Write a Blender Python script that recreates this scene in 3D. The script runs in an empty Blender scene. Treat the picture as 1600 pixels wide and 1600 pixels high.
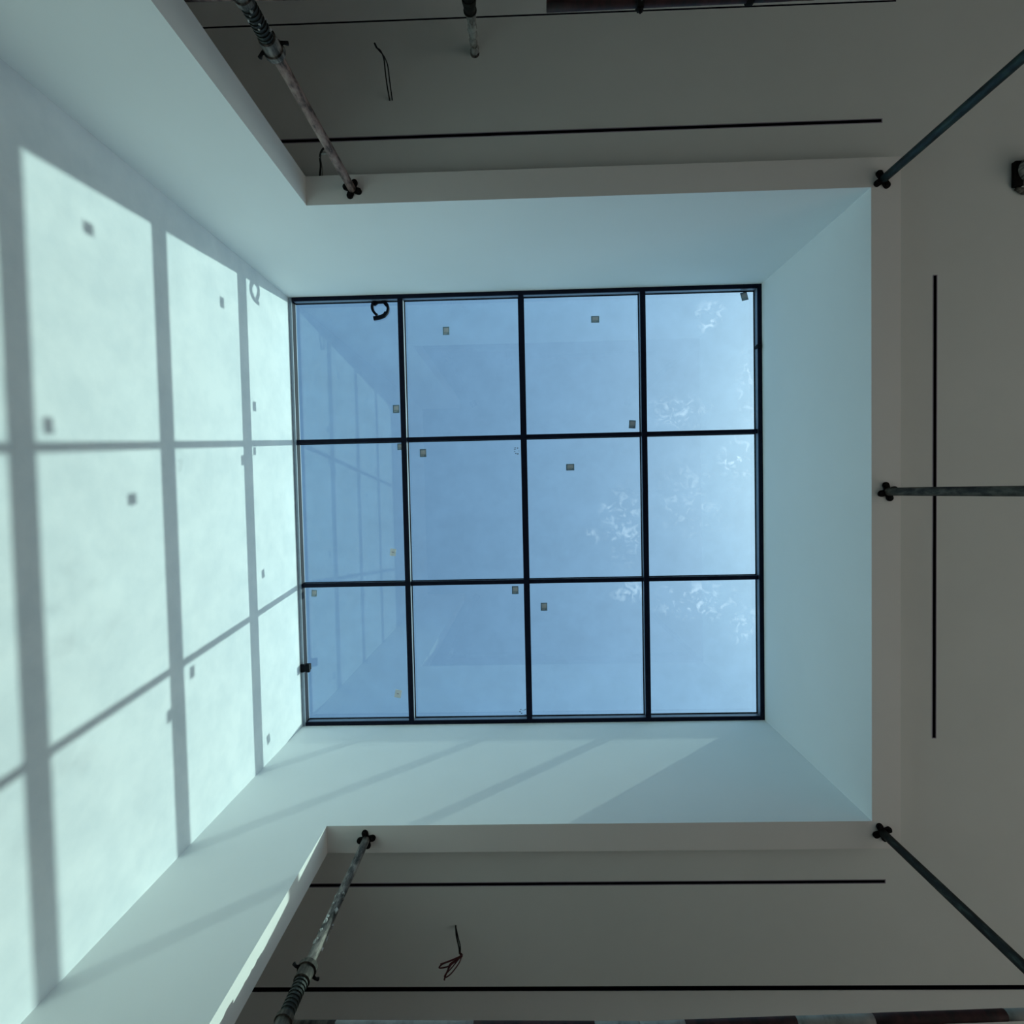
import bpy, bmesh, math, random
from mathutils import Vector, Matrix
PI = math.pi
sc = bpy.context.scene
C = sc.collection
random.seed(7)

# ------------------------------------------------------------------ camera
CAM_H = 1.4                       # camera height above the floor
F_PX = 900.0                      # focal length in pixels of a 1600 px frame
def rot(a, b, c):
    ca, sa, cb, sb, cc, s_ = math.cos(a), math.sin(a), math.cos(b), math.sin(b), math.cos(c), math.sin(c)
    return (Matrix(((1,0,0),(0,ca,-sa),(0,sa,ca))) @ Matrix(((cb,0,sb),(0,1,0),(-sb,0,cb))) @ Matrix(((cc,-s_,0),(s_,cc,0),(0,0,1))))
RM = rot(.0329, .0206, -.0215)    # rows: image right, image down, view direction
cam_d = bpy.data.cameras.new('camera')
cam_d.sensor_width = 36; cam_d.sensor_fit = 'HORIZONTAL'
cam_d.lens = 36 * F_PX / 1600
cam_d.clip_start = .02; cam_d.clip_end = 500
cam = bpy.data.objects.new('camera', cam_d); C.objects.link(cam)
bx, by, bz = Vector(RM[0]), -Vector(RM[1]), -Vector(RM[2])
cam.matrix_world = Matrix(((bx.x,by.x,bz.x,0),(bx.y,by.y,bz.y,0),(bx.z,by.z,bz.z,CAM_H),(0,0,0,1)))
sc.camera = cam

# ------------------------------------------------------------------ light
SUN_DIR = Vector((1.0, -.086, .91)).normalized()      # towards the sun
w = bpy.data.worlds.new('world'); sc.world = w; w.use_nodes = True
nt = w.node_tree; nt.nodes.clear()
wo = nt.nodes.new('ShaderNodeOutputWorld'); bg = nt.nodes.new('ShaderNodeBackground')
sky = nt.nodes.new('ShaderNodeTexSky'); sky.sky_type = 'NISHITA'
sky.sun_disc = False
sky.sun_elevation = math.asin(SUN_DIR.z)
sky.sun_rotation = math.atan2(SUN_DIR.x, SUN_DIR.y)
sky.altitude = 0; sky.air_density = 1.0; sky.dust_density = 1.4; sky.ozone_density = 1.0
SKY = .25
bg.inputs['Strength'].default_value = SKY
nt.links.new(sky.outputs[0], bg.inputs[0]); nt.links.new(bg.outputs[0], wo.inputs[0])
sd = bpy.data.lights.new('sun', 'SUN'); sd.energy = 3.85; sd.angle = math.radians(.55); sd.color = (1, .96, .90)
sun = bpy.data.objects.new('sun', sd); C.objects.link(sun)
sun.rotation_euler = SUN_DIR.to_track_quat('Z', 'Y').to_euler(); sun.location = (8, -1, 12)

sc.view_settings.view_transform = 'Standard'; sc.view_settings.look = 'None'
sc.view_settings.gamma = 1; sc.view_settings.use_curve_mapping = False
sc.view_settings.exposure = 0.0

# ------------------------------------------------------------------ materials
def new_mat(name):
    m = bpy.data.materials.new(name); m.use_nodes = True
    n = m.node_tree; n.nodes.clear()
    out = n.nodes.new('ShaderNodeOutputMaterial')
    return m, n, out
def N(n, t, **k):
    x = n.nodes.new(t)
    for a, b in k.items(): setattr(x, a, b)
    return x
def L(n, a, b): n.links.new(a, b)
def noise_fac(n, scale, detail=4, rough=.55, stretch=(1,1,1), coord='Object', dist=0):
    tc = N(n, 'ShaderNodeTexCoord'); mp = N(n, 'ShaderNodeMapping'); mp.inputs['Scale'].default_value = stretch
    no = N(n, 'ShaderNodeTexNoise'); no.inputs['Scale'].default_value = scale
    no.inputs['Detail'].default_value = detail; no.inputs['Roughness'].default_value = rough
    no.inputs['Distortion'].default_value = dist
    L(n, tc.outputs[coord], mp.inputs[0]); L(n, mp.outputs[0], no.inputs[0])
    return no.outputs['Fac'], no
def paint(name, c1, c2, rough=.85, scale=1.2, bump=.006, spec=.3):
    m, n, out = new_mat(name)
    p = N(n, 'ShaderNodeBsdfPrincipled'); p.inputs['Roughness'].default_value = rough
    p.inputs['Specular IOR Level'].default_value = spec
    f, _ = noise_fac(n, scale)
    r = N(n, 'ShaderNodeValToRGB'); r.color_ramp.elements[0].position = .35; r.color_ramp.elements[1].position = .65
    r.color_ramp.elements[0].color = (*c1, 1); r.color_ramp.elements[1].color = (*c2, 1)
    L(n, f, r.inputs[0]); L(n, r.outputs[0], p.inputs['Base Color'])
    if bump:
        f2, _ = noise_fac(n, 90, 3)
        b = N(n, 'ShaderNodeBump'); b.inputs['Strength'].default_value = bump; b.inputs['Distance'].default_value = .01
        L(n, f2, b.inputs['Height']); L(n, b.outputs[0], p.inputs['Normal'])
    L(n, p.outputs[0], out.inputs[0])
    return m
def metal(name, cols, rough=.5, metallic=.4, scale=34, stretch=(1,1,.3), pos=None, bump=.3):
    m, n, out = new_mat(name)
    p = N(n, 'ShaderNodeBsdfPrincipled'); p.inputs['Roughness'].default_value = rough; p.inputs['Metallic'].default_value = metallic
    f, _ = noise_fac(n, scale, 5, .65, stretch)
    r = N(n, 'ShaderNodeValToRGB'); cr = r.color_ramp
    pos = pos or [.38 + .24*i/(max(1, len(cols)-1)) for i in range(len(cols))]
    cr.elements[0].position = pos[0]; cr.elements[0].color = (*cols[0], 1)
    cr.elements[1].position = pos[-1]; cr.elements[1].color = (*cols[-1], 1)
    for q in range(1, len(cols)-1):
        e = cr.elements.new(pos[q]); e.color = (*cols[q], 1)
    L(n, f, r.inputs[0]); L(n, r.outputs[0], p.inputs['Base Color'])
    if bump:
        b = N(n, 'ShaderNodeBump'); b.inputs['Strength'].default_value = bump; b.inputs['Distance'].default_value = .003
        L(n, f, b.inputs['Height']); L(n, b.outputs[0], p.inputs['Normal'])
    L(n, p.outputs[0], out.inputs[0])
    return m
def flat(name, c, rough=.6, metallic=0, spec=.4):
    m, n, out = new_mat(name)
    p = N(n, 'ShaderNodeBsdfPrincipled'); p.inputs['Roughness'].default_value = rough; p.inputs['Metallic'].default_value = metallic
    p.inputs['Specular IOR Level'].default_value = spec
    f, _ = noise_fac(n, 25, 3)
    mx = N(n, 'ShaderNodeMix', data_type='RGBA')
    mx.inputs['A'].default_value = (*[v*.85 for v in c], 1); mx.inputs['B'].default_value = (*[min(1, v*1.1) for v in c], 1)
    L(n, f, mx.inputs['Factor']); L(n, mx.outputs['Result'], p.inputs['Base Color'])
    L(n, p.outputs[0], out.inputs[0])
    return m

M = {}
M['wall'] = paint('white_wall_paint', (.91,.92,.885), (.935,.945,.91), bump=0)
M['ceil'] = paint('ceiling_paint', (.78,.83,.79), (.82,.87,.83))
M['ceil_out'] = paint('outer_ceiling_paint', (.87,.93,.895), (.90,.95,.92))
M['ground'] = paint('warm_bounce_ground', (.50,.43,.34), (.58,.50,.40), scale=.6, bump=.1)  # unseen ground past the added opening, warm to bounce light onto the ceiling
M['bare'] = paint('bare_render', (.12,.13,.13), (.18,.19,.18), bump=.1)
M['wall_l'] = paint('dimmed_left_wall_paint', (.67,.715,.74), (.75,.785,.80), scale=5, bump=0)  # wall white darkened in the colour to tone down its sunlit brightness
M['roof'] = paint('roof_concrete', (.40,.39,.37), (.48,.47,.45), bump=.1)
M['floor'] = paint('floor_screed', (.26,.26,.245), (.34,.335,.31), scale=2, bump=.1)
M['cap'] = flat('dark_navy_frame', (.002,.004,.016), .6, 0, .15)
M['web'] = flat('grey_aluminium_web', (.28,.33,.40), .35, .3)
M['gasket'] = flat('black_gasket', (.003,.004,.008), .7, 0, .15)
M['slot'] = flat('black_slot', (.004,.004,.012), .7, 0, .1)
M['slot_trim'] = flat('slot_trim', (.36,.34,.40), .6)
M['wire_black'] = flat('black_wire', (.006,.006,.006), .6, 0, .2)
M['wire_red'] = flat('dark_red_wire', (.06,.006,.010), .5, 0, .3)
M['wire_white'] = flat('pale_wire', (.35,.36,.33), .5)
M['iron'] = flat('black_iron', (.008,.007,.007), .8, 0, .15)
M['prop_brown'] = metal('rusty_brown_tube', [(.05,.032,.026),(.23,.145,.12),(.34,.24,.20)], .75, .1)
M['prop_grey'] = metal('dirty_grey_tube', [(.02,.018,.015),(.10,.090,.080),(.27,.245,.215)], .75, .1)
M['prop_teal'] = metal('dark_teal_tube', [(.004,.012,.012),(.006,.026,.034),(.02,.05,.045)], .6, .1)
M['prop_olive'] = metal('brown_grey_tube', [(.012,.010,.007),(.045,.037,.028),(.10,.09,.07)], .8, .1)
M['prop_black'] = metal('black_green_tube', [(.002,.003,.002),(.006,.010,.007),(.05,.07,.06)], .7, .1, pos=[.40,.56,.72])
M['plaster'] = metal('plaster_crust', [(.10,.10,.09),(.35,.35,.33),(.6,.6,.57)], .9, 0)
M['stripe_red'] = metal('dark_red_paint', [(.006,.002,.003),(.024,.003,.005),(.04,.008,.010)], .7, 0, 20)
M['stripe_white'] = metal('greyed_white_paint', [(.20,.21,.20),(.30,.32,.31),(.34,.36,.35)], .7, 0, 12)
M['label'] = flat('sticker_paper', (.78,.58,.60), .9)
M['label_print'] = flat('sticker_print', (.34,.29,.38), .9)
M['label_white'] = flat('white_sticker', (.80,.82,.82), .9)
M['tape'] = flat('black_strap', (.002,.004,.009), .7, 0, .12)

def plastic_film():
    m, n, out = new_mat('clear_plastic_wrap')
    t = N(n, 'ShaderNodeBsdfTransparent'); g = N(n, 'ShaderNodeBsdfPrincipled')
    g.inputs['Base Color'].default_value = (.45,.48,.46,1); g.inputs['Roughness'].default_value = .25
    f, _ = noise_fac(n, 22, 4, .6, (1,1,.5))
    r = N(n, 'ShaderNodeValToRGB'); r.color_ramp.elements[0].position = .42; r.color_ramp.elements[1].position = .62
    r.color_ramp.elements[0].color = (.25,.25,.25,1); r.color_ramp.elements[1].color = (.9,.9,.9,1)
    mx = N(n, 'ShaderNodeMixShader'); L(n, f, r.inputs[0]); L(n, r.outputs[0], mx.inputs[0])
    b = N(n, 'ShaderNodeBump'); b.inputs['Strength'].default_value = 1; b.inputs['Distance'].default_value = .02
    L(n, f, b.inputs['Height']); L(n, b.outputs[0], g.inputs['Normal'])
    L(n, t.outputs[0], mx.inputs[1]); L(n, g.outputs[0], mx.inputs[2]); L(n, mx.outputs[0], out.inputs[0])
    return m
M['film'] = plastic_film()

def glass(name, seed, blobs=()):
    """thin tinted pane: fresnel mirror over a tinted see-through sheet with a film of dust, and smears of dried water"""
    m, n, out = new_mat(name)
    geo = N(n, 'ShaderNodeNewGeometry')
    dot = N(n, 'ShaderNodeVectorMath', operation='DOT_PRODUCT'); L(n, geo.outputs['Incoming'], dot.inputs[0]); L(n, geo.outputs['Normal'], dot.inputs[1])
    ab = N(n, 'ShaderNodeMath', operation='ABSOLUTE'); L(n, dot.outputs['Value'], ab.inputs[0])
    om = N(n, 'ShaderNodeMath', operation='SUBTRACT'); om.inputs[0].default_value = 1; L(n, ab.outputs[0], om.inputs[1])
    pw = N(n, 'ShaderNodeMath', operation='POWER'); L(n, om.outputs[0], pw.inputs[0]); pw.inputs[1].default_value = 5
    fr = N(n, 'ShaderNodeMath', operation='MULTIPLY_ADD'); L(n, pw.outputs[0], fr.inputs[0]); fr.inputs[1].default_value = .92; fr.inputs[2].default_value = GL_F0
    # tint, mottled by dust
    tc = N(n, 'ShaderNodeTexCoord'); mp = N(n, 'ShaderNodeMapping'); mp.inputs['Location'].default_value = (seed*3.1, seed*1.7, 0)
    L(n, tc.outputs['Object'], mp.inputs[0])
    n1 = N(n, 'ShaderNodeTexNoise'); n1.inputs['Scale'].default_value = 5; n1.inputs['Detail'].default_value = 6; n1.inputs['Roughness'].default_value = .6
    L(n, mp.outputs[0], n1.inputs[0])
    r1 = N(n, 'ShaderNodeValToRGB'); r1.color_ramp.elements[0].position = .3; r1.color_ramp.elements[1].position = .7
    r1.color_ramp.elements[0].color = (*[v*.955 for v in GL_TINT], 1); r1.color_ramp.elements[1].color = (*GL_TINT, 1)
    L(n, n1.outputs['Fac'], r1.inputs[0])
    tr = N(n, 'ShaderNodeBsdfTransparent'); L(n, r1.outputs[0], tr.inputs[0])
    base = tr.outputs[0]
    # dust / smears
    df = N(n, 'ShaderNodeBsdfTranslucent'); df.inputs[0].default_value = (.80,.88,.92,1)
    n2 = N(n, 'ShaderNodeTexNoise'); n2.inputs['Scale'].default_value = 13; n2.inputs['Detail'].default_value = 7; n2.inputs['Distortion'].default_value = 1.4
    L(n, mp.outputs[0], n2.inputs[0])
    r2 = N(n, 'ShaderNodeMapRange'); r2.inputs['From Min'].default_value = .53; r2.inputs['From Max'].default_value = .66
    r2.inputs['To Min'].default_value = .0; r2.inputs['To Max'].default_value = .24
    L(n, n2.outputs['Fac'], r2.inputs['Value'])
    mask = None
    for (cx, cy, rx, ry, a) in blobs:
        sub = N(n, 'ShaderNodeVectorMath', operation='SUBTRACT'); L(n, tc.outputs['Object'], sub.inputs[0]); sub.inputs[1].default_value = (cx, cy, 0)
        mul = N(n, 'ShaderNodeVectorMath', operation='MULTIPLY'); L(n, sub.outputs[0], mul.inputs[0]); mul.inputs[1].default_value = (1/rx, 1/ry, 0)
        ln = N(n, 'ShaderNodeVectorMath', operation='LENGTH'); L(n, mul.outputs[0], ln.inputs[0])
        mr = N(n, 'ShaderNodeMapRange'); mr.inputs['From Min'].default_value = 1; mr.inputs['From Max'].default_value = .3
        mr.inputs['To Min'].default_value = 0; mr.inputs['To Max'].default_value = a
        L(n, ln.outputs['Value'], mr.inputs['Value'])
        if mask is None: mask = mr.outputs[0]
        else:
            ad = N(n, 'ShaderNodeMath', operation='MAXIMUM'); L(n, mask, ad.inputs[0]); L(n, mr.outputs[0], ad.inputs[1]); mask = ad.outputs[0]
    fac = N(n, 'ShaderNodeMath', operation='MULTIPLY'); L(n, r2.outputs[0], fac.inputs[0])
    if mask is None: fac.inputs[1].default_value = .0
    else: L(n, mask, fac.inputs[1])
    ad = N(n, 'ShaderNodeMath', operation='ADD'); L(n, fac.outputs[0], ad.inputs[0]); ad.inputs[1].default_value = GL_DUST
    mx = N(n, 'ShaderNodeMixShader'); L(n, ad.outputs[0], mx.inputs[0]); L(n, base, mx.inputs[1]); L(n, df.outputs[0], mx.inputs[2])
    gl = N(n, 'ShaderNodeBsdfGlossy'); gl.inputs['Roughness'].default_value = 0; gl.inputs['Color'].default_value = (.95,1,1,1)
    m2 = N(n, 'ShaderNodeMixShader'); L(n, fr.outputs[0], m2.inputs[0]); L(n, mx.outputs[0], m2.inputs[1]); L(n, gl.outputs[0], m2.inputs[2])
    L(n, m2.outputs[0], out.inputs[0])
    return m
GL_F0 = .058
GL_TINT = (.808,.967,.945)       # per face, so squared through a pane
GL_DUST = .012

# ------------------------------------------------------------------ mesh helpers
class MB:
    def __init__(s): s.bm = bmesh.new(); s.mi = 0
    def _fin(s, faces):
        for f in faces: f.material_index = s.mi
    def box(s, x0, x1, y0, y1, z0, z1, bev=0):
        r = bmesh.ops.create_cube(s.bm, size=1)
        for v in r['verts']:
            v.co = Vector(((x0+x1)/2 + v.co.x*(x1-x0), (y0+y1)/2 + v.co.y*(y1-y0), (z0+z1)/2 + v.co.z*(z1-z0)))
        fs = set(f for v in r['verts'] for f in v.link_faces)
        s._fin(fs)
        if bev:
            es = list(set(e for v in r['verts'] for e in v.link_edges))
            b = bmesh.ops.bevel(s.bm, geom=es, offset=bev, segments=2, affect='EDGES', profile=.5)
            s._fin(b['faces'])
        return s
    def tube(s, pts, r, seg=12, cap=True, smooth=True):
        pts = [Vector(p) for p in pts]
        rs = r if isinstance(r, (list, tuple)) else [r]*len(pts)
        rings = []; ref = None
        for i, p in enumerate(pts):
            t = (pts[min(i+1, len(pts)-1)] - pts[max(i-1, 0)])
            t.normalize()
            if ref is None or abs(ref.dot(t)) > .98: ref = Vector((1,0,0)) if abs(t.x) < .9 else Vector((0,1,0))
            a = (ref - t*ref.dot(t)).normalized(); b = t.cross(a); ref = a
            rings.append([s.bm.verts.new(p + (a*math.cos(2*PI*k/seg) + b*math.sin(2*PI*k/seg))*rs[i]) for k in range(seg)])
        for i in range(len(rings)-1):
            for k in range(seg):
                f = s.bm.faces.new((rings[i][k], rings[i][(k+1) % seg], rings[i+1][(k+1) % seg], rings[i+1][k]))
                f.smooth = smooth; f.material_index = s.mi
        if cap:
            for rr in (rings[0], rings[-1]):
                f = s.bm.faces.new(rr); f.material_index = s.mi
        return s
    def ring(s, c, r_out, r_in, z0, z1, seg=20):
        c = Vector(c); vs = []
        for (r, z) in ((r_in, z0), (r_out, z0), (r_out, z1), (r_in, z1)):
            vs.append([s.bm.verts.new(c + Vector((r*math.cos(2*PI*k/seg), r*math.sin(2*PI*k/seg), z))) for k in range(seg)])
        for a in range(4):
            for k in range(seg):
                f = s.bm.faces.new((vs[a][k], vs[a][(k+1) % seg], vs[(a+1) % 4][(k+1) % seg], vs[(a+1) % 4][k])); f.material_index = s.mi
        return s
    def prism(s, poly, z0, z1):
        lo = [s.bm.verts.new((x, y, z0)) for x, y in poly]; hi = [s.bm.verts.new((x, y, z1)) for x, y in poly]
        n = len(poly); fs = [s.bm.faces.new(lo[::-1]), s.bm.faces.new(hi)]
        for k in range(n): fs.append(s.bm.faces.new((lo[k], lo[(k+1) % n], hi[(k+1) % n], hi[k])))
        s._fin(fs); return s
    def blob(s, c, r, jitter=.3):
        q = bmesh.ops.create_icosphere(s.bm, subdivisions=2, radius=1)
        for v in q['verts']:
            k = 1 + random.uniform(-jitter, jitter)
            v.co = Vector(c) + Vector((v.co.x*r[0]*k, v.co.y*r[1]*k, v.co.z*r[2]*k))
            for f in v.link_faces: f.material_index = s.mi
        return s
    def build(s, name, mats, parent=None, loc=None):
        bmesh.ops.recalc_face_normals(s.bm, faces=s.bm.faces)
        me = bpy.data.meshes.new(name); s.bm.to_mesh(me); s.bm.free()
        for m in (mats if isinstance(mats, (list, tuple)) else [mats]): me.materials.append(m)
        o = bpy.data.objects.new(name, me); C.objects.link(o)
        if parent: o.parent = parent
        if loc: o.location = loc
        return o
def tag(o, label, cat, group=None):
    o['label'] = label; o['category'] = cat
    if group: o['group'] = group
    return o
def struct(o, label=None):
    o['kind'] = 'structure'
    if label: o['label'] = label
    return o
def empty(name, loc, rz=0):
    o = bpy.data.objects.new(name, None); C.objects.link(o); o.location = loc; o.rotation_euler = (0, 0, rz)
    o.empty_display_size = .1
    return o
def at(u, v, z):
    """point at height z above the camera seen at pixel (u, v)"""
    d = RM.transposed() @ Vector(((u-800)/F_PX, (v-800)/F_PX, 1)); d = d * (z/d.z)
    return Vector((d.x, d.y, d.z + CAM_H))

# ------------------------------------------------------------------ dimensions (metres, Z from the floor)
XL, XR, YT, YB = -1.912, 1.965, -1.657, 1.931     # plan of the light shaft
XP = -1.200                                        # end of the two wall wings
T = .163                                           # wall thickness
ZR = CAM_H + 3.30                                  # underside of the downstand round the shaft
ZC = ZR + .08                                      # ceiling
ZG = CAM_H + 4.776                                 # underside of the skylight bars
ZTOP = ZG + .10
RX0, RX1, RY0, RY1 = XL-T-.001, 6.2, -4.6, 4.9          # room

# ------------------------------------------------------------------ setting
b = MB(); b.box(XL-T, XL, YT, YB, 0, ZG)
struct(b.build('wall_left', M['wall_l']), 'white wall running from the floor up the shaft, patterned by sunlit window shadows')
def wing(name, y0, y1, lab):
    b = MB()
    poly = [(XL-T, 0), (XP, 0), (XP, ZR), (XR+T, ZR), (XR+T, ZG), (XL-T, ZG)]
    lo = [b.bm.verts.new((x, y0, z)) for x, z in poly]; hi = [b.bm.verts.new((x, y1, z)) for x, z in poly]
    # quads: wing leg + shaft band
    def bx4(x0, x1, z0, z1): b.box(x0, x1, y0, y1, z0, z1)
    b.bm.faces.new(lo); b.bm.faces.new(hi[::-1])
    for k in range(6): b.bm.faces.new((lo[k], hi[k], hi[(k+1) % 6], lo[(k+1) % 6]))
    return struct(b.build(name, M['wall']), lab)
wing('wall_back', YT-T, YT, 'white shaft wall along the upper side of the skylight, with its wing down to the floor')
wing('wall_front', YB, YB+T, 'white shaft wall along the lower side of the skylight, with faint slanting shadow bands')
b = MB(); b.box(XR, XR+T, YT, YB, ZR, ZG)
struct(b.build('wall_right', M['wall']), 'plain white shaft wall on the right of the skylight')

# ceiling with the cut-outs for the slots and the shaft
SLOT = .010
GT, GB = -2.724, 2.975                             # joints in the ceiling
sl_back = (-1.72, 2.074, -2.066)
sl_front = (-1.72, 2.090, 2.342)
sl_right = (2.372, -1.192, 1.486)
holes = [(XL-T, XR+T, YT-T, YB+T),
         (sl_back[0], sl_back[1], sl_back[2]-SLOT, sl_back[2]+SLOT),
         (sl_front[0], sl_front[1], sl_front[2]-SLOT, sl_front[2]+SLOT),
         (sl_right[0]-SLOT, sl_right[0]+SLOT, sl_right[1], sl_right[2]),
         (RX0, 2.150, GT-.004, GT+.004),
         ]
def plate(b, x0, x1, y0, y1, z0, z1, holes):
    xs = sorted(set([x0, x1] + [h[i] for h in holes for i in (0, 1) if x0 < h[i] < x1]))
    ys = sorted(set([y0, y1] + [h[i] for h in holes for i in (2, 3) if y0 < h[i] < y1]))
    def inside(cx, cy): return any(h[0] < cx < h[1] and h[2] < cy < h[3] for h in holes)
    vd = {}
    def V(i, j, z):
        k = (i, j, z)
        if k not in vd: vd[k] = b.bm.verts.new((xs[i], ys[j], z))
        return vd[k]
    nx, ny = len(xs)-1, len(ys)-1
    solid = [[not inside((xs[i]+xs[i+1])/2, (ys[j]+ys[j+1])/2) for j in range(ny)] for i in range(nx)]
    g = lambda i, j: 0 <= i < nx and 0 <= j < ny and solid[i][j]
    for i in range(nx):
        for j in range(ny):
            if not solid[i][j]: continue
            b.bm.faces.new((V(i,j,z0), V(i,j+1,z0), V(i+1,j+1,z0), V(i+1,j,z0)))
            b.bm.faces.new((V(i,j,z1), V(i+1,j,z1), V(i+1,j+1,z1), V(i,j+1,z1)))
            if not g(i-1,j): b.bm.faces.new((V(i,j,z0), V(i,j,z1), V(i,j+1,z1), V(i,j+1,z0)))
            if not g(i+1,j): b.bm.faces.new((V(i+1,j,z0), V(i+1,j+1,z0), V(i+1,j+1,z1), V(i+1,j,z1)))
            if not g(i,j-1): b.bm.faces.new((V(i,j,z0), V(i+1,j,z0), V(i+1,j,z1), V(i,j,z1)))
            if not g(i,j+1): b.bm.faces.new((V(i,j+1,z0), V(i,j+1,z1), V(i+1,j+1,z1), V(i+1,j+1,z0)))
b = MB(); plate(b, RX0, 2.150, RY0, GT-.007, ZC, ZC+.03, [])
struct(b.build('trim_2', M['ceil_out']), 'paler outer strip of ceiling beyond the thin joint at the top of the photo')
holes[4] = (RX0, 2.154, RY0, GT+.004)
b = MB(); plate(b, RX0, RX1, RY0, GB, ZC, ZC+.03, holes[:5])
struct(b.build('ceiling', M['ceil']), 'flat grey-white plaster ceiling round the shaft opening, cut by thin dark slots')
STEP = .10
b = MB(); b.box(RX0, RX1, 3.094, RY1, ZC+STEP, ZC+STEP+.03)
struct(b.build('trim_1', M['ceil_out']), 'raised outer strip of ceiling beyond the black shadow gap at the bottom of the photo')

b = MB()
b.box(RX0, RX1, 2.90, 2.93, ZC+.031, ZC+.35); b.box(RX0, RX1, 3.087, 3.0935, ZC+STEP+.002, ZC+.35)
b.box(RX0, RX1, 2.93, 3.10, ZC+.30, ZC+.35); b.box(RX0, RX1, GB, GB+.004, ZC+.004, ZC+.06)
struct(b.build('trim_3', M['slot']), 'black lining that paints in the shade of the shadow gap in the ceiling')  # gap sides blackened to stand in for the shade inside
b = MB(); b.box(RX0, 2.1535, GT-.0065, GT+.0035, ZC+.0015, ZC+.04)
struct(b.build('trim_4', M['slot']), 'black fill that paints in the shade of the thin ceiling joint')  # joint filled with black in place of its own shade
# roof, room walls and floor
b = MB(); plate(b, RX0-.2, RX1+.2, RY0-.2, RY1+.2, ZC+.4, ZC+.6, [(XL-T, XR+T, YT-T, YB+T)])
struct(b.build('roof', M['roof']))
b = MB(); b.box(RX0-.2, RX1+.2, RY0-.2, RY1+.2, -.15, 0)
struct(b.build('floor', M['floor']))
b = MB(); b.box(RX0-.2, RX0, RY0-.2, RY1+.2, 0, ZC+.4); struct(b.build('wall_west', M['bare']))
b = MB(); b.box(RX0, RX1, RY0-.2, RY0, 0, ZC+.4); struct(b.build('wall_north', M['bare']))
b = MB(); b.box(RX0, RX1, RY1, RY1+.2, 0, ZC+.4); struct(b.build('wall_south', M['bare']))
# far right wall, unseen, with a wide opening added to let in fill daylight
b = MB()
DX0, DX1 = RX1, RX1+.2
b.box(DX0, DX1, RY0-.2, -2.6, 0, ZC+.4); b.box(DX0, DX1, 4.6, RY1+.2, 0, ZC+.4); b.box(DX0, DX1, -2.6, 4.6, 2.45, ZC+.4)
struct(b.build('wall_east', M['bare']))
b = MB(); b.box(RX1+.2, RX1+14, -12, 12, -.2, -.05)
struct(b.build('ground', M['ground']))

# ------------------------------------------------------------------ skylight
GX = [-1.982, -.987, .008, 1.003, 1.998]
GY = [YT-.01, -.463, .741, YB+.01]
GY = [-1.667, -.468, .742, 1.941]
BW = .0215
ZB, ZP = ZG, ZG+.085                                # bar underside, glass underside
def frame_bar(b, x0, x1, y0, y1, zb=ZB):
    b.mi = 0; b.box(x0, x1, y0, y1, zb, zb+.014)
    e = .003
    b.mi = 1; b.box(x0+e, x1-e, y0+e, y1-e, zb+.014, ZP-.010)
    b.mi = 2; b.box(x0-.004, x1+.004, y0-.004, y1+.004, ZP-.010, ZP)
mats3 = [M['cap'], M['web'], M['gasket']]
b = MB()
fi = .032
b.mi = 1; b.box(XL-T, XL+.024, YT-T, YB+T, ZB, ZB+.014)
b.mi = 0; b.box(XL-T, XL+.026, YT-T, YB+T, ZB+.014, ZP-.012)
b.mi = 1; b.box(XL-T, XL+.028, YT-T, YB+T, ZP-.012, ZP)
frame_bar(b, XR-fi, XR+T, YT-T, YB+T)
frame_bar(b, XL+fi, XR-fi, YT-T, YT+fi)
frame_bar(b, XL+fi, XR-fi, YB-fi, YB+T)
win = struct(b.build('window_1', mats3), 'large rooflight of twelve blue-tinted panes in a dark navy metal grid')
for x in GX[1:4]:
    b = MB(); frame_bar(b, x-BW, x+BW, YT+fi, YB-fi); b.build('mullion', mats3, win)
for y in GY[1:3]:
    for i in range(4):
        x0 = XL+fi if i == 0 else GX[i]+BW
        x1 = XR-fi if i == 3 else GX[i+1]-BW
        b = MB(); frame_bar(b, x0, x1, y-.017, y+.017, ZB+.025); b.build('glazing_bar', mats3, win)
glass_mats = [glass('tinted_glass', 1), glass('tinted_glass_smeared', 2, [
    (at(975, 820, 4.86).x, at(975, 820, 4.86).y, .20, .40, .6), (at(990, 925, 4.86).x, at(990, 925, 4.86).y, .22, .12, .7),
    (at(925, 840, 4.86).x, at(925, 840, 4.86).y, .09, .09, .6), (at(950, 800, 4.86).x, at(950, 800, 4.86).y, .09, .11, .6)]),
    glass('tinted_glass_streaked', 5, [
    (at(1155, 715, 4.86).x, at(1155, 715, 4.86).y, .20, .20, 1.6), (at(1085, 940, 4.86).x, at(1085, 940, 4.86).y, .45, .20, 1.0),
    (at(1160, 975, 4.86).x, at(1160, 975, 4.86).y, .18, .20, 1.0), (at(1060, 645, 4.86).x, at(1060, 645, 4.86).y, .35, .16, .8),
    (at(1110, 495, 4.86).x, at(1110, 495, 4.86).y, .16, .16, 1.2), (at(1170, 600, 4.86).x, at(1170, 600, 4.86).y, .12, .35, .8),
    (at(1090, 780, 4.86).x, at(1090, 780, 4.86).y, .45, .45, .35)])]
panes = {}
for i in range(4):
    for j in range(3):
        x0 = max(GX[i], XL-.06)+.004; x1 = min(GX[i+1], XR+.06)-.004
        y0 = max(GY[j], YT-.06)+.004; y1 = min(GY[j+1], YB+.06)-.004
        b = MB(); b.box(x0, x1, y0, y1, ZP, ZP+.010)
        panes[(i, j)] = b.build('glass_pane', glass_mats[0 if i < 2 else (1 if i == 2 else 2)], win)
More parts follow.
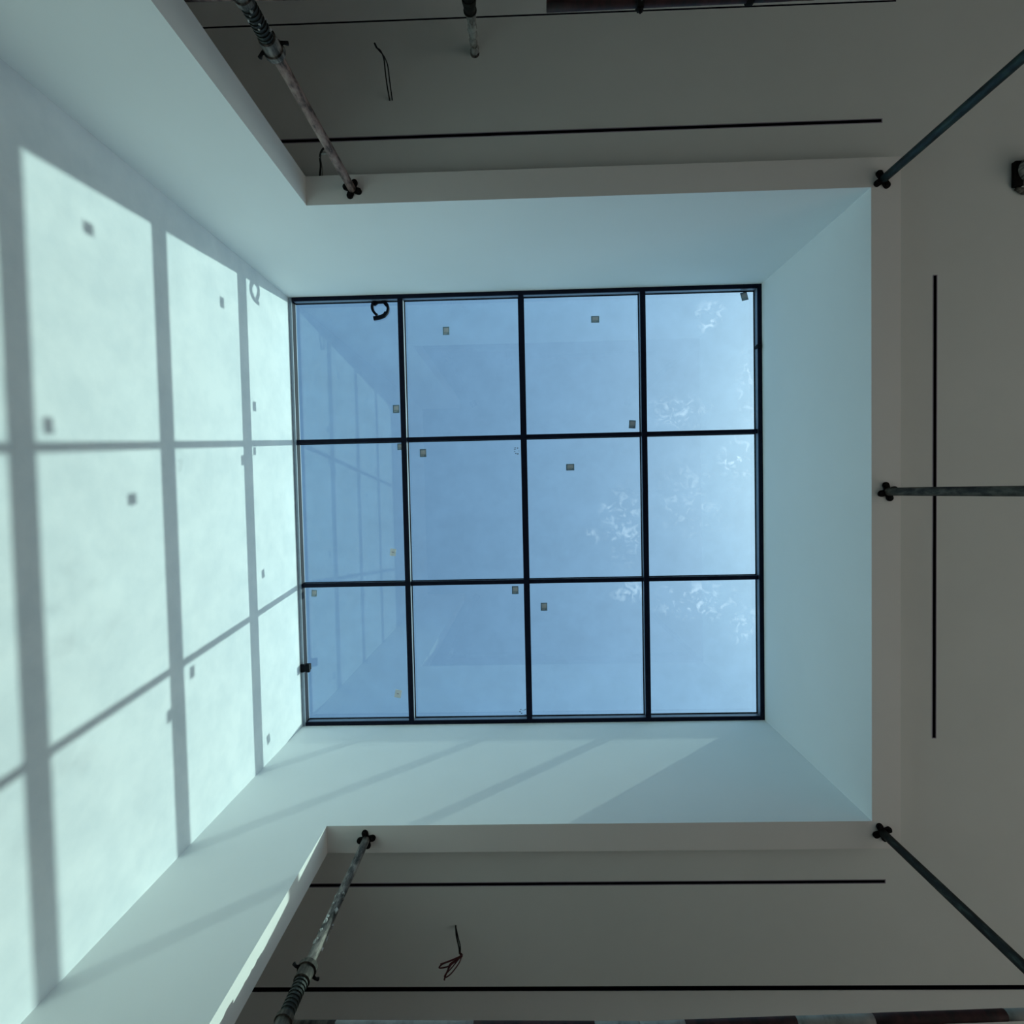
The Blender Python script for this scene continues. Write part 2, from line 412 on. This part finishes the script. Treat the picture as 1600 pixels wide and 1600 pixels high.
# stickers: printed paper labels stuck on the outside of the panes
ZS = ZP + .0105
def sticker(u, v, kind='grey', ang=0, s=1):
    ZS = ZP - .0015 if kind == 'white' else ZP + .0105      # the white ones are stuck on the inside
    p = at(u, v, ZS-CAM_H)
    i = max(k for k in range(4) if p.x > GX[k]); j = max(k for k in range(3) if p.y > GY[k])
    b = MB(); w_, h_ = .0275*s, .034*s
    if kind == 'wide': w_, h_ = h_, w_
    b.box(-w_, w_, -h_, h_, 0, .0012)
    body = M['label_white'] if kind == 'white' else M['label_print']
    o = b.build('sticker', body, panes[(i, j)], (p.x, p.y, ZS)); o.rotation_euler.z = math.radians(ang)
    if kind == 'white': o['label'] = 'pale white sticker'
    # printed panel, three bars of text set below the paper
    b = MB()
    b.box(-w_*.72, w_*.72, -h_*.72, h_*.30, -.0006, 0)
    b.box(-w_*.72, w_*.50, h_*.42, h_*.55, -.0006, 0); b.box(-w_*.72, w_*.20, h_*.66, h_*.76, -.0006, 0)
    if kind == 'white': b.bm.free(); b = MB(); b.box(-w_*.4, w_*.3, -h_*.1, h_*.1, -.0006, 0)
    q = b.build('printed_panel', M['label'] if kind != 'white' else M['label_print'], panes[(i, j)], (p.x, p.y, ZS)); q.rotation_euler.z = math.radians(ang)
    return o
for a in [(697,517), (930,499,'wide'), (1163,463,'grey',-14), (988,663,'grey',4), (619,639), (661,708), (891,730,'wide'), (805,922), (850,948)]:
    sticker(*a)
sticker(622, 1084, 'white', 12)
sticker(614, 863, 'white', 8, .9)
sticker(491, 927, 'grey', 3, .85)
sticker(625, 698, 'grey', 0, .8)
# worn-off labels: scraps of paper left on the pane
def scraps(u, v, seed):
    rnd = random.Random(seed); p = at(u, v, ZS-CAM_H)
    i = max(k for k in range(4) if p.x > GX[k]); j = max(k for k in range(3) if p.y > GY[k])
    b = MB()
    for k in range(9):
        x, y = rnd.uniform(-.028, .028), rnd.uniform(-.03, .03); a, c = rnd.uniform(.002, .007), rnd.uniform(.0015, .004)
        b.box(x-a, x+a, y-c, y+c, 0, .001)
    o = b.build('sticker_scraps', M['label_print'], panes[(i, j)], (p.x, p.y, ZS)); o['kind'] = 'stuff'
    o['label'] = 'torn remains of a sticker'
scraps(807, 705, 3); scraps(817, 1113, 4)
# clips on the frame
def clip(u, v, sx, sy):
    p = at(u, v, ZB-CAM_H); b = MB()
    b.box(p.x-sx, p.x+sx, p.y-sy, p.y+sy, ZB-.02, ZB+.06, .003)
    b.box(p.x-sx*1.25, p.x-sx*.3, p.y-sy*1.3, p.y+sy*1.3, ZB-.012, ZB+.02, .002)
    b.box(p.x+sx*.3, p.x+sx*1.25, p.y-sy*1.3, p.y+sy*1.3, ZB-.012, ZB+.02, .002)
    o = b.build('frame_clip', M['gasket'], win); o['label'] = 'small black clip'
clip(477, 1044, .030, .026)
clip(1186, 541, .014, .012)

# loop of strap stuck to the underside of the pane
p = at(594, 481, ZP-.015-CAM_H)
b = MB()
n_ = 30; R0 = .066; hb = .040
inner, outer = [], []
def strap(pts, th, h0, h1):
    """upright band following pts"""
    ring = []
    for k, q in enumerate(pts):
        a = Vector(pts[max(k-1, 0)]); c = Vector(pts[min(k+1, len(pts)-1)]); t = (c-a).normalized(); nn = Vector((-t.y, t.x))
        q = Vector(q)
        ring.append([b.bm.verts.new((*(q+nn*s_*th), h)) for s_, h in ((-1, h0), (1, h0), (1, h1), (-1, h1))])
    for k in range(len(ring)-1):
        for m_ in range(4): b.bm.faces.new((ring[k][m_], ring[k][(m_+1) % 4], ring[k+1][(m_+1) % 4], ring[k+1][m_]))
    b.bm.faces.new(ring[0]); b.bm.faces.new(ring[-1])
pts = []
for k in range(n_+1):
    a = math.radians(115 + 345*k/n_)
    r_ = R0*(1 + .06*math.sin(2*a)) * (1.0 if k < n_-4 else 1.0 + .02*(k-n_+4))
    pts.append((r_*math.cos(a), r_*math.sin(a)*1.05))
strap(pts, .010, -hb*.7, 0)
a0 = pts[-1]
strap([(.052,.040),(.03,.066),(-.01,.080),(-.058,.086)], .015, -hb*.6, 0)
strap([(-.055,-.03),(-.02,-.052),(.03,-.052),(.058,-.02)], .016, -.02, -.002)
tag(b.build('strap_loop', M['tape'], None, (p.x, p.y, ZP-.0005)), 'black loop of strap with a loose tail stuck under the upper left glass pane', 'strap')

# ------------------------------------------------------------------ ceiling slots
def slot(x0, x1, y0, y1, label):
    r = empty('slot_diffuser', ((x0+x1)/2, (y0+y1)/2, ZC))
    tag(r, label, 'slot diffuser')
    cx, cy = r.location.x, r.location.y
    x0 -= cx; x1 -= cx; y0 -= cy; y1 -= cy; t = .002
    b = MB()
    b.box(x0-t, x1+t, y0-t, y1+t, .10, .103)
    b.box(x0-.001, x0, y0, y1, .001, .10); b.box(x1, x1+.001, y0, y1, .001, .10)
    b.box(x0, x1, y0-.001, y0, .001, .10); b.box(x0, x1, y1, y1+.001, .001, .10)
    b.build('slot_channel', M['slot'], r)
    b = MB(); e = .0035
    b.box(x0-e, x1+e, y0-e, y0, -.002, .001); b.box(x0-e, x1+e, y1, y1+e, -.002, .001)
    b.box(x0-e, x0, y0, y1, -.002, .001); b.box(x1, x1+e, y0, y1, -.002, .001)
    b.build('slot_rim', M['slot_trim'], r)
s_ = SLOT - .0012
slot(sl_back[0]+.002, sl_back[1]-.002, sl_back[2]-s_, sl_back[2]+s_, 'long thin dark slot in the ceiling above the upper edge of the skylight')
slot(sl_front[0]+.002, sl_front[1]-.002, sl_front[2]-s_, sl_front[2]+s_, 'long thin dark slot in the ceiling below the lower edge of the skylight')
slot(sl_right[0]-s_, sl_right[0]+s_, sl_right[1]+.002, sl_right[2]-.002, 'thin dark slot running up the ceiling right of the skylight, crossed by a prop')

# ------------------------------------------------------------------ steel props
def lobed_plate(b, half, lobe, z0, z1):
    """flat head plate with four round ears and concave sides"""
    poly = []
    for q in range(4):
        a0 = PI/4 + q*PI/2
        c = Vector((math.cos(a0), math.sin(a0)))*(half)
        for k in range(-4, 5):
            a = a0 + k*PI/7.5
            poly.append((c.x + lobe*math.cos(a), c.y + lobe*math.sin(a)))
        am = a0 + PI/4
        poly.append((math.cos(am)*half*.62, math.sin(am)*half*.62))
    b.prism(poly, z0, z1)
def prop(x, y, ztop, mat, rz, label, z_collar=1.9, r_in=.0225, r_out=.030, outer_mat=None, head=True, sleeve=None, kink=0):
    r = empty('steel_prop', (x, y, 0), math.radians(rz))
    tag(r, label, 'steel prop', 'steel props holding up the ceiling edge')
    zt = ztop
    if head:
        b = MB(); lobed_plate(b, .038, .018, zt-.012, zt-.0005)
        for q in range(4):
            a0 = PI/4 + q*PI/2; b.tube([(.040*math.cos(a0), .040*math.sin(a0), zt-.024), (.040*math.cos(a0), .040*math.sin(a0), zt-.012)], .010, 6)
        b.build('head_plate', M['iron'], r)
    b = MB()
    zs = [z_collar-.05 + (zt-.012-(z_collar-.05))*k/16 for k in range(17)]
    b.tube([(0, 0, z) for z in zs], [r_in*(1+random.uniform(-.015, .02)) for _ in zs], 16)
    b.build('inner_tube', mat, r)
    b = MB()
    b.ring((0, 0, 0), r_out+.012, r_in+.001, z_collar-.006, z_collar+.016)
    b.ring((0, 0, 0), r_out+.005, r_in+.001, z_collar-.06, z_collar-.006)
    col = b.build('collar_nut', outer_mat or mat, r)
    for sgn in (-1, 1):
        b = MB()
        b.tube([(sgn*(r_out+.008), 0, z_collar-.012), (sgn*(r_out+.020), .004, z_collar-.010), (sgn*(r_out+.032), .006, z_collar-.002)], [.007, .006, .008], 8)
        b.build('handle', M['iron'], col)
    b = MB(); zo = z_collar-.06
    b.tube([(0, 0, zo-.17), (0, 0, zo)], r_in+.004, 16)
    for k in range(9): b.ring((0, 0, 0), r_in+.0075, r_in+.003, zo-.16+k*.018, zo-.152+k*.018, 16)
    b.build('threaded_sleeve', M['prop_black'], r)
    b = MB(); b.tube([(0, 0, .008), (0, 0, 1.0), (0, 0, zo-.17)], r_out, 18)
    b.ring((0, 0, 0), r_out+.006, r_out-.001, zo-.185, zo-.165, 18)
    b.build('outer_tube', outer_mat or mat, r)
    b = MB(); b.box(-.06, .06, -.06, .06, 0, .008, .001); b.build('base_plate', M['iron'], r)
    return r
P1 = prop(-.934, -1.737, ZR, M['prop_brown'], -24, 'rusty brown tube prop at the upper left of the skylight, standing beside the dark wing', z_collar=CAM_H+2.27, outer_mat=M['prop_grey'])
prop(2.027, -1.695, ZR, M['prop_teal'], 12, 'dark teal tube prop at the upper right corner of the skylight', z_collar=CAM_H+1.75)
prop(2.052, .036, ZR, M['prop_olive'], -62, 'brown-grey tube prop at the middle of the right edge, crossing the slot', z_collar=CAM_H+1.8)
P4 = prop(2.020, 1.995, ZR, M['prop_black'], 22, 'blackish green tube prop at the lower right corner of the skylight', z_collar=CAM_H+1.85)
P5 = prop(-.966, 2.009, ZR, M['prop_grey'], 34, 'dirty grey tube prop at the lower left of the skylight, beside the sunlit wall edge', z_collar=CAM_H+2.37, outer_mat=M['prop_olive'])
# plaster spatter on two props
def crust(parent, z0, z1, r, n, seed):
    random.seed(seed); b = MB()
    for k in range(n):
        a = random.uniform(0, 2*PI); z = random.uniform(z0, z1); q = random.uniform(.004, .009)
        b.blob((r*math.cos(a), r*math.sin(a), z), (q, q, q*random.uniform(1.2, 2.4)))
    o = b.build('plaster_spatter', M['plaster'], parent); o['kind'] = 'stuff'
crust(P1, CAM_H+2.05, CAM_H+2.20, .026, 16, 5)
crust(P5, CAM_H+2.42, CAM_H+2.9, .0215, 26, 6)

# plastic-wrapped prop under the ceiling, at the top of the photo
q = at(742, 84, ZC-CAM_H)
r = empty('steel_prop', (q.x, q.y, 0))
tag(r, 'prop with its top wrapped in clear crumpled plastic, at the upper edge of the photo', 'steel prop', 'steel props holding up the ceiling edge')
b = MB(); b.tube([(0, 0, ZC-.46), (0, 0, ZC-.006)], .0165, 14); b.build('inner_tube', M['prop_grey'], r)
b = MB(); b.ring((0, 0, 0), .026, .0, ZC-.006, ZC-.0005, 14); b.build('head_plate', M['prop_grey'], r)
b = MB(); random.seed(3)
zs = [ZC-.36 + .352*k/22 for k in range(23)]
b.tube([(random.uniform(-.004, .004), random.uniform(-.004, .004), z) for z in zs], [.021 + random.uniform(-.003, .005) for _ in zs], 12, cap=False, smooth=False)
b.build('plastic_wrap', M['film'], r)
b = MB(); b.tube([(0, 0, ZC-.36), (0, 0, ZC-.345), (0, 0, ZC-.30)], [.034, .035, .030], 16)
b.ring((0, 0, 0), .037, .026, ZC-.375, ZC-.355, 16); b.ring((0, 0, 0), .035, .026, ZC-.30, ZC-.294, 16)
b.tube([(0, 0, .008), (0, 0, 2.5), (0, 0, ZC-.36)], .031, 16); b.build('outer_tube', M['prop_black'], r)
b = MB(); b.box(-.06, .06, -.06, .06, 0, .008, .001); b.build('base_plate', M['iron'], r)

# ------------------------------------------------------------------ striped poles tied across the props
def pole(p0, p1, r, segs, label, name='striped_pole'):
    """segs: list of (fraction end, material) along the pole"""
    p0, p1 = Vector(p0), Vector(p1); d = p1-p0
    root = empty(name, p0); tag(root, label, 'pole')
    f0 = 0
    for f1, m, nm in segs:
        b = MB(); rr = r*(1.0 if nm == 'white_band' else 1.03)
        k = 6
        b.tube([d*(f0+(f1-f0)*q/k) for q in range(k+1)], [rr*(1+random.uniform(-.01, .01)) for _ in range(k+1)], 16)
        b.build(nm, m, root); f0 = f1
    return root
W_, R_ = (M['stripe_white'], 'white_band'), (M['stripe_red'], 'red_band')
zf = 2.16
pa, pb = at(854, 8.5, zf), at(1560, -25, zf)
pole(pa, pb, .0205, [(.60, *R_), (.80, *W_), (1, *R_)], 'dark red pole crossing the top edge of the photo, held by clamps')
pc, pd = at(270, -8, zf+.03), at(850, -18, zf+.03)
pole(pc, pd, .0205, [(.5, M['prop_brown'], 'brown_band'), (1, *W_)], 'brown and white pole along the top edge, left of the dark red one')
pe, pf_ = at(432, 1604, 2.235), at(1000, 1606, 2.235)
def frac(u, a, c): return (u-a)/(c-a)
pole(pe, pf_, .0205, [(frac(525,432,1000), M['prop_olive'], 'brown_band'), (frac(742,432,1000), *W_), (frac(930,432,1000), *R_), (1, *W_)],
     'red and white striped pole along the bottom edge, starting at the lower left prop')
pg, ph = at(1000, 1606, 2.275), at(1680, 1582, 2.275)
pole(pg, ph, .0200, [(frac(1072,1000,1680), *W_), (frac(1247,1000,1680), *R_), (frac(1368,1000,1680), *W_), (frac(1572,1000,1680), *R_), (1, *W_)],
     'red and white striped pole at the lower right, slightly tilted')
# clamps on the upper pole
def clamp(u, v, z, label, tail):
    p = at(u, v, z); r = empty('pole_clamp', p); tag(r, label, 'clamp')
    b = MB()
    n0 = len(b.bm.verts)
    b.tube([(-.012, 0, 0), (.012, 0, 0)], .027, 14)
    b.box(-.011, .011, .016, .016+tail*.6, -.012, .012, .003)
    b.tube([(0, .014+tail*.5, 0), (0, .014+tail, 0)], [.010, .004], 8)
    b.build('clamp_band', M['iron'], r)
    b = MB(); b.tube([(0, -.01, -.033), (0, .022, -.033)], .0035, 8); b.box(-.014, .014, -.016, -.010, -.036, -.028); b.build('bolt', M['prop_grey'], r)
clamp(1000, 3, zf, 'small black clamp with a pale bolt on the dark red pole', .026)
clamp(1172, -6, zf, 'small black clamp at the top edge, right of the other clamp', .014)

# ------------------------------------------------------------------ hanging wires
def wire(b, pts, r, mi=0):
    b.mi = mi
    # smooth by Catmull-Rom
    P = [Vector(p) for p in pts]; out = []
    for i in range(len(P)-1):
        p0, p1, p2, p3 = P[max(i-1, 0)], P[i], P[i+1], P[min(i+2, len(P)-1)]
        for k in range(5):
            t = k/5
            out.append(.5*((2*p1) + (p2-p0)*t + (2*p0-5*p1+4*p2-p3)*t*t + (3*p1-p0-3*p2+p3)*t**3))
    out.append(P[-1]); b.tube(out, r, 6)
ZCC = ZC - CAM_H
def wires(name, label, strands):
    base = at(*strands[0][0][0][:2], ZCC); base.z = ZC
    r = empty(name, base); tag(r, label, 'wire')
    for pts, m, rad in strands:
        b = MB(); wire(b, [at(u, v, z) - base for u, v, z in pts], rad); b.build('wire_strand', m, r)
    return r
wires('hanging_wire', 'thin black wire loop hanging from the upper ceiling between two props', [
    ([(609,157,ZCC), (605,135,3.30), (602,112,3.22), (600,93,3.10), (595,80,3.02), (588,74,2.98), (585,67,2.97)], M['wire_black'], .0038),
    ([(613,157,ZCC), (612,150,3.36), (609,128,3.28), (606,104,3.18), (602,92,3.08), (597,84,3.02), (590,76,2.98), (586,68,2.96)], M['wire_black'], .0034)])
wires('hanging_wire', 'dark red wires splayed into loops below the lower slot', [
    ([(712,1446,ZCC), (713,1462,3.32), (717,1480,3.24), (718,1490,3.2)], M['wire_black'], .0042),
    ([(712,1448,ZCC), (716,1466,3.31), (719,1478,3.25), (719,1492,3.2)], M['wire_black'], .0034),
    ([(718,1488,3.2), (722,1493,3.18), (712,1498,3.15), (688,1507,3.12)], M['wire_red'], .0046),
    ([(722,1493,3.2), (706,1500,3.14), (692,1506,3.1), (686,1512,3.1), (693,1512,3.12), (704,1508,3.14), (720,1495,3.18)], M['wire_red'], .0036),
    ([(722,1494,3.2), (710,1502,3.15), (703,1510,3.12), (697,1522,3.1), (694,1532,3.08)], M['wire_red'], .0048),
    ([(721,1495,3.2), (717,1505,3.14), (706,1520,3.1), (697,1527,3.08), (695,1524,3.1), (706,1512,3.14), (718,1497,3.18)], M['wire_red'], .0036),
    ([(721,1492,3.2), (714,1500,3.16), (704,1506,3.13), (700,1514,3.1)], M['wire_red'], .005)])
wires('hanging_wire', 'short black and pale wire hanging behind the rusty prop at the upper left', [
    ([(499,282,ZCC), (500,272,3.34), (501,258,3.26), (500,244,3.2), (503,235,3.16), (508,231,3.15), (512,236,3.16)], M['wire_black'], .0055),
    ([(503,276,ZCC), (504,266,3.32), (502,255,3.26), (499,245,3.2)], M['wire_white'], .0035),
    ([(503,240,3.18), (507,239,3.17), (510,240,3.17)], M['wire_white'], .0065)])

# taped pipe stub at the right edge
q = at(1604, 270, ZCC)
r = empty('pipe_stub', (q.x, q.y, ZC))
tag(r, 'stub of pipe wrapped in tape at the right edge of the photo', 'pipe')
b = MB(); b.tube([(0, 0, 0), (0, 0, -.05), (-.004, 0, -.11), (0, 0, -.15)], [.075, .070, .055, .048], 18); b.build('pipe_body', M['plaster'], r)
b = MB(); b.box(-.086, -.040, -.055, .085, -.03, 0, .004); b.build('tape_flap', M['iron'], r)
b = MB(); b.tube([(-.07, .092, -.012), (-.03, .108, -.014), (.03, .112, -.014), (.09, .10, -.012)], [.010, .018, .020, .016], 10); b.build('tape_roll', M['prop_grey'], r)
